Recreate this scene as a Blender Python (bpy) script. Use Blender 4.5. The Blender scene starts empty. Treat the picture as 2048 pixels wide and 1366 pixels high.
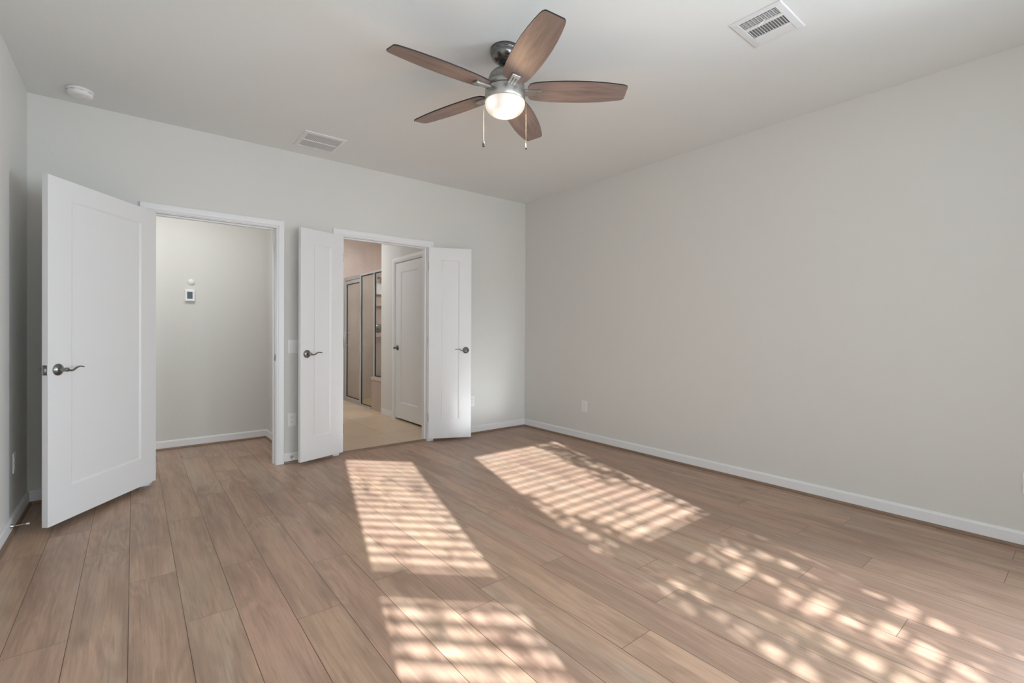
import bpy, bmesh, math, random
from mathutils import Vector, Matrix

S = bpy.context.scene
C = S.collection
PI = math.pi
random.seed(11)

# ------------------------------------------------------------------ camera
CAM = Vector((-3.7965, -4.4471, 1.1677))
YAW, PITCH, ROLL, FPX = -0.6707, -0.0038, 0.0043, 944.16
cd = bpy.data.cameras.new("camera")
cam = bpy.data.objects.new("camera", cd)
C.objects.link(cam)
S.camera = cam
cd.sensor_fit = 'HORIZONTAL'
cd.sensor_width = 36.0
cd.lens = FPX / 2048 * 36
cd.shift_x = 8.1375 / 2048
cd.shift_y = -16.919 / 2048
cd.clip_start = 0.02
fw = Vector((-math.sin(YAW) * math.cos(PITCH), math.cos(YAW) * math.cos(PITCH), math.sin(PITCH)))
r0 = Vector((math.cos(YAW), math.sin(YAW), 0))
u0 = r0.cross(fw)
rt = r0 * math.cos(ROLL) + u0 * math.sin(ROLL)
up = -r0 * math.sin(ROLL) + u0 * math.cos(ROLL)
cam.matrix_world = Matrix(((rt.x, up.x, -fw.x, CAM.x), (rt.y, up.y, -fw.y, CAM.y), (rt.z, up.z, -fw.z, CAM.z), (0, 0, 0, 1)))

# ------------------------------------------------------------------ view, sky, sun, daylight
S.view_settings.view_transform = 'Standard'
S.view_settings.look = 'None'
S.view_settings.exposure = -0.22
S.view_settings.gamma = 1.0
S.view_settings.use_curve_mapping = False
S.cycles.max_bounces = 10
S.cycles.diffuse_bounces = 6
S.cycles.transparent_max_bounces = 12
S.cycles.sample_clamp_indirect = 60.0
S.cycles.blur_glossy = 0.1
S.cycles.caustics_reflective = True

w = bpy.data.worlds.new("sky")
S.world = w
w.use_nodes = True
w.node_tree.nodes["Background"].inputs[0].default_value = (0.75, 0.87, 1.0, 1)
w.node_tree.nodes["Background"].inputs[1].default_value = 1.0

EL = math.radians(20.5)
SUNH = Vector((0.276, 0.961, 0)).normalized()
sd = bpy.data.lights.new("sun", 'SUN')
sun = bpy.data.objects.new("sun", sd)
C.objects.link(sun)
sd.energy = 41.0
sd.angle = math.radians(0.42)
sd.color = (0.975, 0.995, 1.04)
sdir = SUNH * math.cos(EL) + Vector((0, 0, -math.sin(EL)))
sun.rotation_euler = sdir.to_track_quat('-Z', 'Y').to_euler()
sun.location = (-6, -14, 6)

def area(name, loc, direction, sx, sy, power, color, spread=180):
    l = bpy.data.lights.new(name, 'AREA')
    l.shape = 'RECTANGLE'
    l.size, l.size_y = sx, sy
    l.energy = power
    l.color = color
    l.spread = math.radians(spread)
    o = bpy.data.objects.new(name, l)
    C.objects.link(o)
    o.location = loc
    o.rotation_euler = Vector(direction).to_track_quat('-Z', 'Y').to_euler()
    return o

# bay geometry (the bay of windows is behind the camera; the sun comes through it)
H = 2.74
W = 4.351
SIN, COS = 0.695, 0.719
BL0 = (-W, -4.982)
BL1 = (-3.152, -6.146)
BR1 = (-1.548, -6.146)
BR0 = (-0.349, -4.982)
ZS0, ZS1, ZR0, ZR1 = 0.42, 2.10, 1.215, 1.305     # sill, head, meeting rail
SKYC = (0.80, 0.90, 1.0)
area("daylight_bay_side", (-3.55, -5.64, 1.27), (0.45, 0.89, 0.25), 0.58, 1.6, 9, SKYC, 130)
area("daylight_bay_centre", (-2.35, -6.03, 1.27), (0, 1, 0.25), 1.0, 1.6, 17, SKYC, 115)
area("fill_light_bay_right", (-1.15, -5.64, 1.27), (-SIN, COS, -0.05), 0.58, 1.6, 33, SKYC)  # fill light added to brighten the left wall and hall door

area("fill_light_side", (-0.03, -4.64, 1.27), (-1, 0.38, -0.04), 0.5, 1.6, 46, SKYC, 96)  # added fill light for the left floor and ceiling, no known source

# ------------------------------------------------------------------ materials
def mat(name, color, rough=0.5, metal=0.0, spec=0.5, bump=None):
    m = bpy.data.materials.new(name)
    m.use_nodes = True
    nt = m.node_tree
    b = nt.nodes["Principled BSDF"]
    b.inputs["Base Color"].default_value = (*color, 1)
    b.inputs["Roughness"].default_value = rough
    b.inputs["Metallic"].default_value = metal
    b.inputs["Specular IOR Level"].default_value = spec
    if bump:
        sc, st, dist = bump
        tc = nt.nodes.new("ShaderNodeTexCoord")
        n = nt.nodes.new("ShaderNodeTexNoise")
        n.inputs["Scale"].default_value = sc
        n.inputs["Detail"].default_value = 3
        bp = nt.nodes.new("ShaderNodeBump")
        bp.inputs["Strength"].default_value = st
        bp.inputs["Distance"].default_value = dist
        nt.links.new(tc.outputs["Object"], n.inputs["Vector"])
        nt.links.new(n.outputs["Fac"], bp.inputs["Height"])
        nt.links.new(bp.outputs["Normal"], b.inputs["Normal"])
    return m

def N(nt, kind, **kw):
    n = nt.nodes.new(kind)
    for k, v in kw.items():
        if k.startswith("i_"):
            key = k[2:]
            n.inputs[int(key) if key.isdigit() else key].default_value = v
        else:
            setattr(n, k, v)
    return n

def ma(nt, op, a, b=None, c=None, clamp=False):
    n = nt.nodes.new("ShaderNodeMath")
    n.operation = op
    n.use_clamp = clamp
    for i, v in enumerate((a, b, c)):
        if v is None:
            continue
        if isinstance(v, (int, float)):
            n.inputs[i].default_value = v
        else:
            nt.links.new(v, n.inputs[i])
    return n.outputs[0]

def mixc(nt, fac, a, b, mode='MIX'):
    n = nt.nodes.new("ShaderNodeMix")
    n.data_type = 'RGBA'
    n.blend_type = mode
    for sock, v in ((n.inputs[0], fac), (n.inputs[6], a), (n.inputs[7], b)):
        if isinstance(v, (int, float)):
            sock.default_value = v
        elif isinstance(v, tuple):
            sock.default_value = (*v, 1)
        else:
            nt.links.new(v, sock)
    return n.outputs[2]

M = {}
M['wall'] = mat("wall_paint", (0.682, 0.674, 0.642), 0.75, spec=0.25, bump=(95, 0.10, 0.004))
M['ceil'] = mat("ceiling_paint", (0.760, 0.775, 0.760), 0.85, spec=0.2, bump=(70, 0.12, 0.004))
M['white'] = mat("white_enamel", (0.745, 0.745, 0.745), 0.38, spec=0.5)
M['trim'] = mat("white_trim", (0.78, 0.785, 0.79), 0.4, spec=0.5)
M['plastic'] = mat("white_plastic", (0.80, 0.80, 0.79), 0.4)
M['vent'] = mat("vent_enamel", (0.74, 0.74, 0.75), 0.45)
M['dark'] = mat("dark_void", (0.03, 0.03, 0.03), 0.8)
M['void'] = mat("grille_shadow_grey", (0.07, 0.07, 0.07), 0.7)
M['duct'] = mat("duct_grey", (0.20, 0.20, 0.20), 0.7)
M['nickel'] = mat("satin_nickel", (0.25, 0.248, 0.243), 0.27, metal=1.0)
M['nickel_dark'] = mat("dark_nickel", (0.16, 0.16, 0.16), 0.24, metal=1.0)
M['nickel_fan'] = mat("brushed_nickel", (0.50, 0.49, 0.47), 0.34, metal=1.0)
M['canopy'] = mat("canopy_nickel", (0.20, 0.195, 0.19), 0.22, metal=1.0)
M['motor'] = mat("motor_nickel", (0.36, 0.355, 0.345), 0.4, metal=1.0)
M['chrome'] = mat("shower_chrome", (0.56, 0.58, 0.58), 0.33, metal=0.55)
M['black'] = mat("black_rubber", (0.012, 0.012, 0.012), 0.5)
M['brass'] = mat("pale_brass", (0.60, 0.50, 0.38), 0.3, metal=1.0)
M['screen'] = mat("lcd_screen", (0.030, 0.062, 0.095), 0.25)
M['slat'] = mat("blind_slat", (0.85, 0.85, 0.83), 0.5)
M['leaf'] = mat("leaf_green", (0.06, 0.12, 0.03), 0.6)
M['shoe'] = None

def floor_material():
    m = bpy.data.materials.new("oak_planks")
    m.use_nodes = True
    nt = m.node_tree
    L = nt.links.new
    b = nt.nodes["Principled BSDF"]
    uv = N(nt, "ShaderNodeUVMap", uv_map="plank")
    ext = N(nt, "ShaderNodeUVMap", uv_map="extent")
    rnd = N(nt, "ShaderNodeVertexColor", layer_name="tone")
    su = N(nt, "ShaderNodeSeparateXYZ"); L(uv.outputs[0], su.inputs[0])
    se = N(nt, "ShaderNodeSeparateXYZ"); L(ext.outputs[0], se.inputs[0])
    sr = N(nt, "ShaderNodeSeparateColor"); L(rnd.outputs[0], sr.inputs[0])
    U, V = su.outputs[0], su.outputs[1]
    r1, r2, r3 = sr.outputs[0], sr.outputs[1], sr.outputs[2]
    def vec(ku, kv, off):
        c = N(nt, "ShaderNodeCombineXYZ")
        L(ma(nt, 'MULTIPLY_ADD', U, ku, ma(nt, 'MULTIPLY', r1, 57.0 + off)), c.inputs[0])
        L(ma(nt, 'MULTIPLY_ADD', V, kv, ma(nt, 'MULTIPLY', r2, 91.0 + off)), c.inputs[1])
        L(ma(nt, 'MULTIPLY', r3, 33.0 + off), c.inputs[2])
        return c.outputs[0]
    def noise(v, detail=2.0, rough=0.5, dist=0.0):
        n = N(nt, "ShaderNodeTexNoise", i_Scale=1.0, i_Detail=detail, i_Roughness=rough, i_Distortion=dist)
        L(v, n.inputs["Vector"])
        return n.outputs["Fac"]
    low = noise(vec(6.5, 1.1, 0.0), 3.0, 0.42, 0.5)
    rings = ma(nt, 'SINE', ma(nt, 'MULTIPLY', low, 75.0))
    rings = ma(nt, 'MULTIPLY_ADD', rings, 0.5, 0.5)
    ringmask = noise(vec(4.0, 1.1, 5.0), 1.0)
    ringmask = ma(nt, 'MULTIPLY', ma(nt, 'SUBTRACT', ringmask, 0.42), 5.0, clamp=True)
    rings = ma(nt, 'MULTIPLY', rings, ringmask)
    grain = noise(vec(120.0, 3.2, 9.0), 4.0, 0.62, 0.25)
    streak = noise(vec(26.0, 1.4, 13.0), 3.0, 0.55, 0.5)
    blotch = noise(vec(8.0, 1.3, 17.0), 3.5, 0.55, 0.9)
    pores = noise(vec(260.0, 9.0, 21.0), 3.0, 0.65, 0.3)
    kn = N(nt, "ShaderNodeTexVoronoi", i_Scale=1.0)
    L(vec(5.0, 1.7, 29.0), kn.inputs["Vector"])
    kd = ma(nt, 'ADD', kn.outputs["Distance"], ma(nt, 'MULTIPLY', ma(nt, 'SUBTRACT', grain, 0.5), 0.25))
    kc = N(nt, "ShaderNodeSeparateColor"); L(kn.outputs["Color"], kc.inputs[0])
    knot = ma(nt, 'MULTIPLY', ma(nt, 'SUBTRACT', 1.0, ma(nt, 'DIVIDE', kd, 0.17), clamp=True), ma(nt, 'GREATER_THAN', kc.outputs[0], 0.62))
    # plank tones: pinkish, tan, greyish
    ramp = N(nt, "ShaderNodeValToRGB")
    cr = ramp.color_ramp
    cr.interpolation = 'LINEAR'
    cols = [(0.0, (0.417, 0.278, 0.199)), (0.3, (0.469, 0.296, 0.216)), (0.55, (0.448, 0.302, 0.207)), (0.8, (0.500, 0.331, 0.230)), (1.0, (0.360, 0.250, 0.185))]
    cr.elements[0].position, cr.elements[0].color = cols[0][0], (*cols[0][1], 1)
    cr.elements[1].position, cr.elements[1].color = cols[-1][0], (*cols[-1][1], 1)
    for p_, c_ in cols[1:-1]:
        e = cr.elements.new(p_)
        e.color = (*c_, 1)
    L(r1, ramp.inputs[0])
    col = ramp.outputs[0]
    hue = noise(vec(6.0, 0.7, 25.0), 3.0, 0.5, 0.7)
    col = mixc(nt, ma(nt, 'MULTIPLY', ma(nt, 'SUBTRACT', hue, 0.50), 3.2, clamp=True), col, (0.412, 0.335, 0.253))
    col = mixc(nt, ma(nt, 'MULTIPLY', ma(nt, 'SUBTRACT', blotch, 0.42), 2.6, clamp=True), col, (0.260, 0.168, 0.122))
    col = mixc(nt, ma(nt, 'MULTIPLY', rings, 0.36), col, (0.224, 0.147, 0.105))
    col = mixc(nt, ma(nt, 'MULTIPLY', ma(nt, 'SUBTRACT', streak, 0.48), 1.7, clamp=True), col, (0.266, 0.177, 0.127))
    col = mixc(nt, ma(nt, 'MULTIPLY', ma(nt, 'SUBTRACT', grain, 0.50), 1.5, clamp=True), col, (0.229, 0.151, 0.109))
    col = mixc(nt, ma(nt, 'MULTIPLY', ma(nt, 'SUBTRACT', 0.5, grain), 0.9, clamp=True), col, (0.562, 0.382, 0.278))
    col = mixc(nt, ma(nt, 'MULTIPLY', ma(nt, 'SUBTRACT', pores, 0.57), 3.2, clamp=True), col, (0.197, 0.127, 0.090))
    col = mixc(nt, ma(nt, 'MULTIPLY', knot, 0.75), col, (0.175, 0.115, 0.080))
    # seams between planks
    dl = ma(nt, 'MINIMUM', U, ma(nt, 'SUBTRACT', 0.178, U))
    de = ma(nt, 'MINIMUM', se.outputs[0], se.outputs[1])
    sl = ma(nt, 'SUBTRACT', 1.0, ma(nt, 'DIVIDE', dl, 0.0016), clamp=True)
    sl = ma(nt, 'MULTIPLY', sl, 1.8, clamp=True)
    s2 = ma(nt, 'SUBTRACT', 1.0, ma(nt, 'DIVIDE', de, 0.0017), clamp=True)
    s2 = ma(nt, 'MULTIPLY', s2, 1.1, clamp=True)
    seam = ma(nt, 'MAXIMUM', sl, s2)
    col = mixc(nt, seam, col, (0.085, 0.045, 0.026))
    L(col, b.inputs["Base Color"])
    L(ma(nt, 'MULTIPLY_ADD', grain, 0.14, 0.30), b.inputs["Roughness"])
    b.inputs["Specular IOR Level"].default_value = 0.42
    bp = N(nt, "ShaderNodeBump", i_Strength=0.25, i_Distance=0.0012)
    L(ma(nt, 'SUBTRACT', ma(nt, 'MULTIPLY', grain, 0.35), seam), bp.inputs["Height"])
    L(bp.outputs[0], b.inputs["Normal"])
    return m
M['floor'] = floor_material()

def wood_simple(name, c1, c2, axis_scale, rough=0.45):
    m = bpy.data.materials.new(name)
    m.use_nodes = True
    nt = m.node_tree
    b = nt.nodes["Principled BSDF"]
    tc = N(nt, "ShaderNodeTexCoord")
    mp = N(nt, "ShaderNodeMapping")
    mp.inputs["Scale"].default_value = axis_scale
    n1 = N(nt, "ShaderNodeTexNoise", i_Scale=1.0, i_Detail=5.0, i_Roughness=0.6, i_Distortion=0.6)
    nt.links.new(tc.outputs["Object"], mp.inputs[0])
    nt.links.new(mp.outputs[0], n1.inputs["Vector"])
    f = ma(nt, 'MULTIPLY_ADD', ma(nt, 'SUBTRACT', n1.outputs["Fac"], 0.5), 2.6, 0.5, clamp=True)
    nt.links.new(mixc(nt, f, c1, c2), b.inputs["Base Color"])
    b.inputs["Roughness"].default_value = rough
    return m
M['shoe'] = wood_simple("shoe_wood", (0.26, 0.175, 0.12), (0.19, 0.125, 0.085), (9, 9, 60))
M['blade'] = wood_simple("walnut_blade", (0.300, 0.218, 0.185), (0.165, 0.118, 0.104), (3.0, 30, 40), 0.5)
M['blade_edge'] = mat("blade_dark_edge", (0.012, 0.010, 0.012), 0.5)

def tile_material(name, c1, c2, grout, size, off, gw, axes, rough=0.35, scale=2.5):
    m = bpy.data.materials.new(name)
    m.use_nodes = True
    nt = m.node_tree
    L = nt.links.new
    b = nt.nodes["Principled BSDF"]
    g = N(nt, "ShaderNodeNewGeometry")
    s = N(nt, "ShaderNodeSeparateXYZ"); L(g.outputs["Position"], s.inputs[0])
    d = None
    for ax, sz, of in zip(axes, size, off):
        t = ma(nt, 'FLOORED_MODULO', ma(nt, 'SUBTRACT', s.outputs[ax], of), sz)
        t = ma(nt, 'MINIMUM', t, ma(nt, 'SUBTRACT', sz, t))
        d = t if d is None else ma(nt, 'MINIMUM', d, t)
    line = ma(nt, 'LESS_THAN', d, gw)
    n1 = N(nt, "ShaderNodeTexNoise", i_Scale=scale, i_Detail=4.0, i_Roughness=0.55, i_Distortion=0.5)
    L(g.outputs["Position"], n1.inputs["Vector"])
    f = ma(nt, 'MULTIPLY_ADD', ma(nt, 'SUBTRACT', n1.outputs["Fac"], 0.5), 2.4, 0.5, clamp=True)
    col = mixc(nt, f, c1, c2)
    col = mixc(nt, line, col, grout)
    L(col, b.inputs["Base Color"])
    b.inputs["Roughness"].default_value = rough
    return m
M['tile'] = tile_material("bath_floor_tile", (0.66, 0.515, 0.365), (0.59, 0.455, 0.315), (0.36, 0.27, 0.175), (0.61, 0.61), (-1.606, 0.577), 0.0035, (0, 1), 0.3)
M['shower_tile'] = tile_material("shower_wall_tile", (0.52, 0.425, 0.365), (0.42, 0.340, 0.290), (0.40, 0.325, 0.28), (0.46, 0.40), (-1.03, 0.08), 0.0016, (0, 2), 0.4)
M['shower_tile_y'] = tile_material("shower_side_tile", (0.52, 0.425, 0.365), (0.42, 0.340, 0.290), (0.40, 0.325, 0.28), (0.46, 0.40), (3.4, 0.08), 0.0016, (1, 2), 0.4)
M['shower_floor'] = tile_material("shower_floor_tile", (0.50, 0.37, 0.19), (0.44, 0.32, 0.16), (0.36, 0.27, 0.15), (0.05, 0.05), (0, 0), 0.002, (0, 1), 0.4)
M['cap'] = mat("cap_stone", (0.60, 0.46, 0.38), 0.4)

def glass_material():
    m = bpy.data.materials.new("clear_glass")
    m.use_nodes = True
    nt = m.node_tree
    nt.nodes.clear()
    o = N(nt, "ShaderNodeOutputMaterial")
    t = N(nt, "ShaderNodeBsdfTransparent"); t.inputs[0].default_value = (0.93, 0.95, 0.95, 1)
    g = N(nt, "ShaderNodeBsdfGlossy"); g.inputs["Roughness"].default_value = 0.03
    f = N(nt, "ShaderNodeLayerWeight"); f.inputs["Blend"].default_value = 0.5
    fr = ma(nt, 'MULTIPLY_ADD', ma(nt, 'POWER', f.outputs["Facing"], 4.5), 0.5, 0.09)
    mx = N(nt, "ShaderNodeMixShader")
    nt.links.new(fr, mx.inputs[0])
    nt.links.new(t.outputs[0], mx.inputs[1])
    nt.links.new(g.outputs[0], mx.inputs[2])
    nt.links.new(mx.outputs[0], o.inputs[0])
    return m
M['glass'] = glass_material()

def bowl_material():
    m = bpy.data.materials.new("lit_frosted_glass")
    m.use_nodes = True
    nt = m.node_tree
    L = nt.links.new
    b = nt.nodes["Principled BSDF"]
    b.inputs["Base Color"].default_value = (0.22, 0.21, 0.20, 1)
    b.inputs["Roughness"].default_value = 0.25
    tc = N(nt, "ShaderNodeTexCoord")
    n1 = N(nt, "ShaderNodeTexNoise", i_Scale=9.0, i_Detail=1.0, i_Distortion=0.8)
    L(tc.outputs["Object"], n1.inputs["Vector"])
    s = N(nt, "ShaderNodeSeparateXYZ"); L(tc.outputs["Object"], s.inputs[0])
    # hot spots painted into the glow on the side facing the camera (object space)
    def spot(x, y, z, k):
        a = ma(nt, 'POWER', ma(nt, 'SUBTRACT', s.outputs[0], x), 2.0)
        c = ma(nt, 'POWER', ma(nt, 'SUBTRACT', s.outputs[1], y), 2.0)
        e = ma(nt, 'POWER', ma(nt, 'SUBTRACT', s.outputs[2], z), 2.0)
        return ma(nt, 'POWER', 2.718, ma(nt, 'MULTIPLY', ma(nt, 'ADD', ma(nt, 'ADD', a, c), e), -k))
    hot = ma(nt, 'MAXIMUM', spot(-0.02, -0.09, 0.035, 170.0), spot(-0.10, -0.01, 0.05, 420.0))
    st = ma(nt, 'MULTIPLY_ADD', hot, 0.55, ma(nt, 'MULTIPLY_ADD', n1.outputs["Fac"], 0.45, 0.45))
    col = mixc(nt, hot, (1.0, 0.85, 0.67), (1.0, 0.98, 0.95))
    L(col, b.inputs["Emission Color"])
    L(st, b.inputs["Emission Strength"])
    return m
M['bowl'] = bowl_material()

# ------------------------------------------------------------------ mesh helpers
class MB:
    def __init__(s):
        s.bm = bmesh.new()
        s.mats = []
    def mi(s, m):
        if m not in s.mats:
            s.mats.append(m)
        return s.mats.index(m)
    def face(s, pts, mt):
        f = s.bm.faces.new([s.bm.verts.new(p) for p in pts])
        f.material_index = s.mi(mt)
        return f
    def box(s, a, b, mt, bevel=0.0, T=None):
        x0, x1 = sorted((a[0], b[0])); y0, y1 = sorted((a[1], b[1])); z0, z1 = sorted((a[2], b[2]))
        t = bmesh.new()
        bmesh.ops.create_cube(t, size=1.0)
        for v in t.verts:
            v.co = Vector(((x0 + x1) / 2 + v.co.x * (x1 - x0), (y0 + y1) / 2 + v.co.y * (y1 - y0), (z0 + z1) / 2 + v.co.z * (z1 - z0)))
        if bevel > 0:
            bmesh.ops.bevel(t, geom=t.edges[:], offset=bevel, segments=2, profile=0.5, affect='EDGES')
        s.add(t, mt, T)
    def add(s, t, mt, T=None, smooth=False):
        k = s.mi(mt)
        vm = {}
        for v in t.verts:
            vm[v] = s.bm.verts.new(T @ v.co if T is not None else v.co)
        for f in t.faces:
            try:
                g = s.bm.faces.new([vm[v] for v in f.verts])
            except ValueError:
                continue
            g.material_index = k
            g.smooth = smooth or f.smooth
        t.free()
    def lathe(s, prof, mt, seg=48, T=None, smooth=True, cap=True):
        t = bmesh.new()
        rings = []
        for r, z in prof:
            rings.append([t.verts.new((max(r, 1e-5) * math.cos(2 * PI * i / seg), max(r, 1e-5) * math.sin(2 * PI * i / seg), z)) for i in range(seg)])
        for a, b in zip(rings, rings[1:]):
            for i in range(seg):
                f = t.faces.new((a[i], a[(i + 1) % seg], b[(i + 1) % seg], b[i]))
                f.smooth = smooth
        if cap:
            t.faces.new(list(reversed(rings[0])))
            t.faces.new(rings[-1])
        bmesh.ops.recalc_face_normals(t, faces=t.faces[:])
        s.add(t, mt, T)
    def tube(s, pts, radii, mt, seg=12, T=None, flat=(1, 1), upv=(0, 0, 1)):
        t = bmesh.new()
        pts = [Vector(p) for p in pts]
        rings = []
        for i, p in enumerate(pts):
            d = (pts[min(i + 1, len(pts) - 1)] - pts[max(i - 1, 0)]).normalized()
            a = Vector(upv).cross(d)
            if a.length < 1e-4:
                a = Vector((1, 0, 0)).cross(d)
            a.normalize()
            b = d.cross(a)
            r = radii[i] if isinstance(radii, (list, tuple)) else radii
            rings.append([t.verts.new(p + a * (r * flat[0] * math.cos(2 * PI * k / seg)) + b * (r * flat[1] * math.sin(2 * PI * k / seg))) for k in range(seg)])
        for a, b in zip(rings, rings[1:]):
            for k in range(seg):
                f = t.faces.new((a[k], a[(k + 1) % seg], b[(k + 1) % seg], b[k]))
                f.smooth = True
        t.faces.new(list(reversed(rings[0])))
        t.faces.new(rings[-1])
        bmesh.ops.recalc_face_normals(t, faces=t.faces[:])
        s.add(t, mt, T)
    def sweep(s, path, prof, mt, closed=False):
        """prof points are functions of a corner: path gives lists of ready-made 3D rings"""
        t = bmesh.new()
        rings = [[t.verts.new(p) for p in ring] for ring in path]
        n = len(rings[0])
        pairs = list(zip(rings, rings[1:])) + ([(rings[-1], rings[0])] if closed else [])
        for a, b in pairs:
            for k in range(n):
                t.faces.new((a[k], a[(k + 1) % n], b[(k + 1) % n], b[k]))
        if not closed:
            t.faces.new(list(reversed(rings[0])))
            t.faces.new(rings[-1])
        bmesh.ops.recalc_face_normals(t, faces=t.faces[:])
        s.add(t, mt)
    def build(s, name, parent=None, T=None):
        me = bpy.data.meshes.new(name)
        s.bm.to_mesh(me)
        s.bm.free()
        for m in s.mats:
            me.materials.append(m)
        o = bpy.data.objects.new(name, me)
        C.objects.link(o)
        if parent:
            o.parent = parent
        if T is not None:
            o.matrix_local = T
        return o

def tag(o, label=None, cat=None, group=None, kind=None):
    if label: o["label"] = label
    if cat: o["category"] = cat
    if group: o["group"] = group
    if kind: o["kind"] = kind
    return o

def empty(name, T, label=None, cat=None, group=None, kind=None):
    o = bpy.data.objects.new(name, None)
    o.empty_display_size = 0.05
    C.objects.link(o)
    o.matrix_world = T
    return tag(o, label, cat, group, kind)

def TR(x, y, z, rz=0.0):
    return Matrix.Translation((x, y, z)) @ Matrix.Rotation(rz, 4, 'Z')

def struct(o, label, cat):
    return tag(o, label, cat, kind='structure')

# ------------------------------------------------------------------ walls
def wall(name, p0, p1, out, th, openings, label, mt='wall', e0=0.0, e1=0.0, z0=-0.05, z1=H, back=None):
    """inner face from p0 to p1, thickness th on side out (+1 = left of the direction)"""
    p0, p1 = Vector((*p0, 0)), Vector((*p1, 0))
    d = (p1 - p0).normalized()
    Lg = (p1 - p0).length
    ang = math.atan2(d.y, d.x)
    T = TR(p0.x, p0.y, 0, ang)
    mb = MB()
    xs = sorted({-e0, Lg + e1} | {o[0] for o in openings} | {o[1] for o in openings})
    for a, b in zip(xs, xs[1:]):
        mid = (a + b) / 2
        ops = sorted([o for o in openings if o[0] < mid < o[1]], key=lambda o: o[2])
        z = z0
        for o in ops:
            if o[2] > z + 1e-4:
                mb.box((a, 0, z), (b, out * th, o[2]), M[mt])
            z = o[3]
        if z < z1:
            mb.box((a, 0, z), (b, out * th, z1), M[mt])
    o = mb.build(name, T=T)
    return struct(o, label, 'wall')

# doorway clear openings (jamb faces)
D1 = (-3.697, -2.832)
D2 = (-2.283, -1.356)
JT = 0.018
DH = 2.052
wall('wall_back', (-W, 0), (0, 0), 1, 0.12,
     [(D1[0] - JT + W, D1[1] + JT + W, -0.06, DH + JT), (D2[0] - JT + W, D2[1] + JT + W, -0.06, DH + JT)],
     'pale greige bedroom wall with the two white doorways', e0=0.12, e1=0.12)
wall('wall_right', (0, 0), (0, -4.982), 1, 0.12, [(4.33, 4.95, ZS0 - 0.04, ZS1 + 0.05)], 'long blank pale greige wall on the right side of the bedroom', e1=0.12)
wall('wall_left', (-W, 0), (-W, -4.982), -1, 0.12, [], 'narrow strip of greige wall behind the open hall door')
wall('wall_bay_left', BL0, BL1, -1, 0.12, [(0.725, 1.438, ZS0 - 0.04, ZS1 + 0.05)], 'greige bay wall behind the viewpoint on the left', e0=0.1, e1=0.05)
wall('wall_bay_centre', BL1, BR1, -1, 0.12, [(0.248, 1.357, ZS0 - 0.04, ZS1 + 0.05)], 'greige central bay wall behind the viewpoint', e0=0.05, e1=0.05)
wall('wall_bay_right', BR1, BR0, -1, 0.12, [(0.29, 0.93, ZS0 - 0.04, ZS1 + 0.05)], 'greige bay wall behind the viewpoint on the right', e0=0.05, e1=0.0)
wall('wall_rear', BR0, (0, -4.982), -1, 0.12, [], 'short greige wall beside the bay behind the viewpoint', e0=0.05)
# hall and bathroom
HY = 1.215
HX = -2.65
wall('wall_hall', (-4.70, HY), (HX, HY), 1, 0.12, [], 'greige hallway wall with the thermostat seen through the left doorway', e0=0.1, e1=0.0)
wall('wall_hall_right', (HX, 0.12), (HX, 3.52), -1, 0.12, [], 'short greige wall at the right end of the hallway')
wall('wall_hall_left', (-4.70, 0.12), (-4.70, HY), 1, 0.12, [], 'greige wall at the left end of the hallway')
wall('wall_hall_front', (-4.82, 0.12), (-W - 0.12, 0.12), -1, 0.12, [], 'hallway side of the wall left of the bedroom')
XB = -1.10
BDY0, BDY1 = 0.57, 1.33
wall('wall_bathroom_partition', (XB, 0.12), (XB, 1.782), -1, 0.12, [(BDY0 - JT - 0.12, BDY1 + JT - 0.12, -0.06, DH + JT)],
     'pale partition wall with a closed white door inside the bathroom')
wall('wall_shower_end', (-2.53, 3.40), (0.15, 3.40), 1, 0.12, [], 'mottled beige tiled wall behind the shower glass', mt='shower_tile', e1=0.1)
wall('wall_shower_side', (0.10, 3.40), (0.10, 0.12), 1, 0.12, [], 'beige tiled side wall inside the shower', mt='shower_tile_y')
wall('wall_shower_near', (-0.98, 1.70), (0.10, 1.70), -1, 0.10, [], 'beige tiled near wall of the shower hidden by the partition', mt='shower_tile')

mb = MB()
mb.box((-4.95, -6.6, H), (0.35, 3.6, H + 0.10), M['ceil'])
struct(mb.build('ceiling'), 'pale greige ceiling above the fan and vents', 'ceiling')

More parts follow.
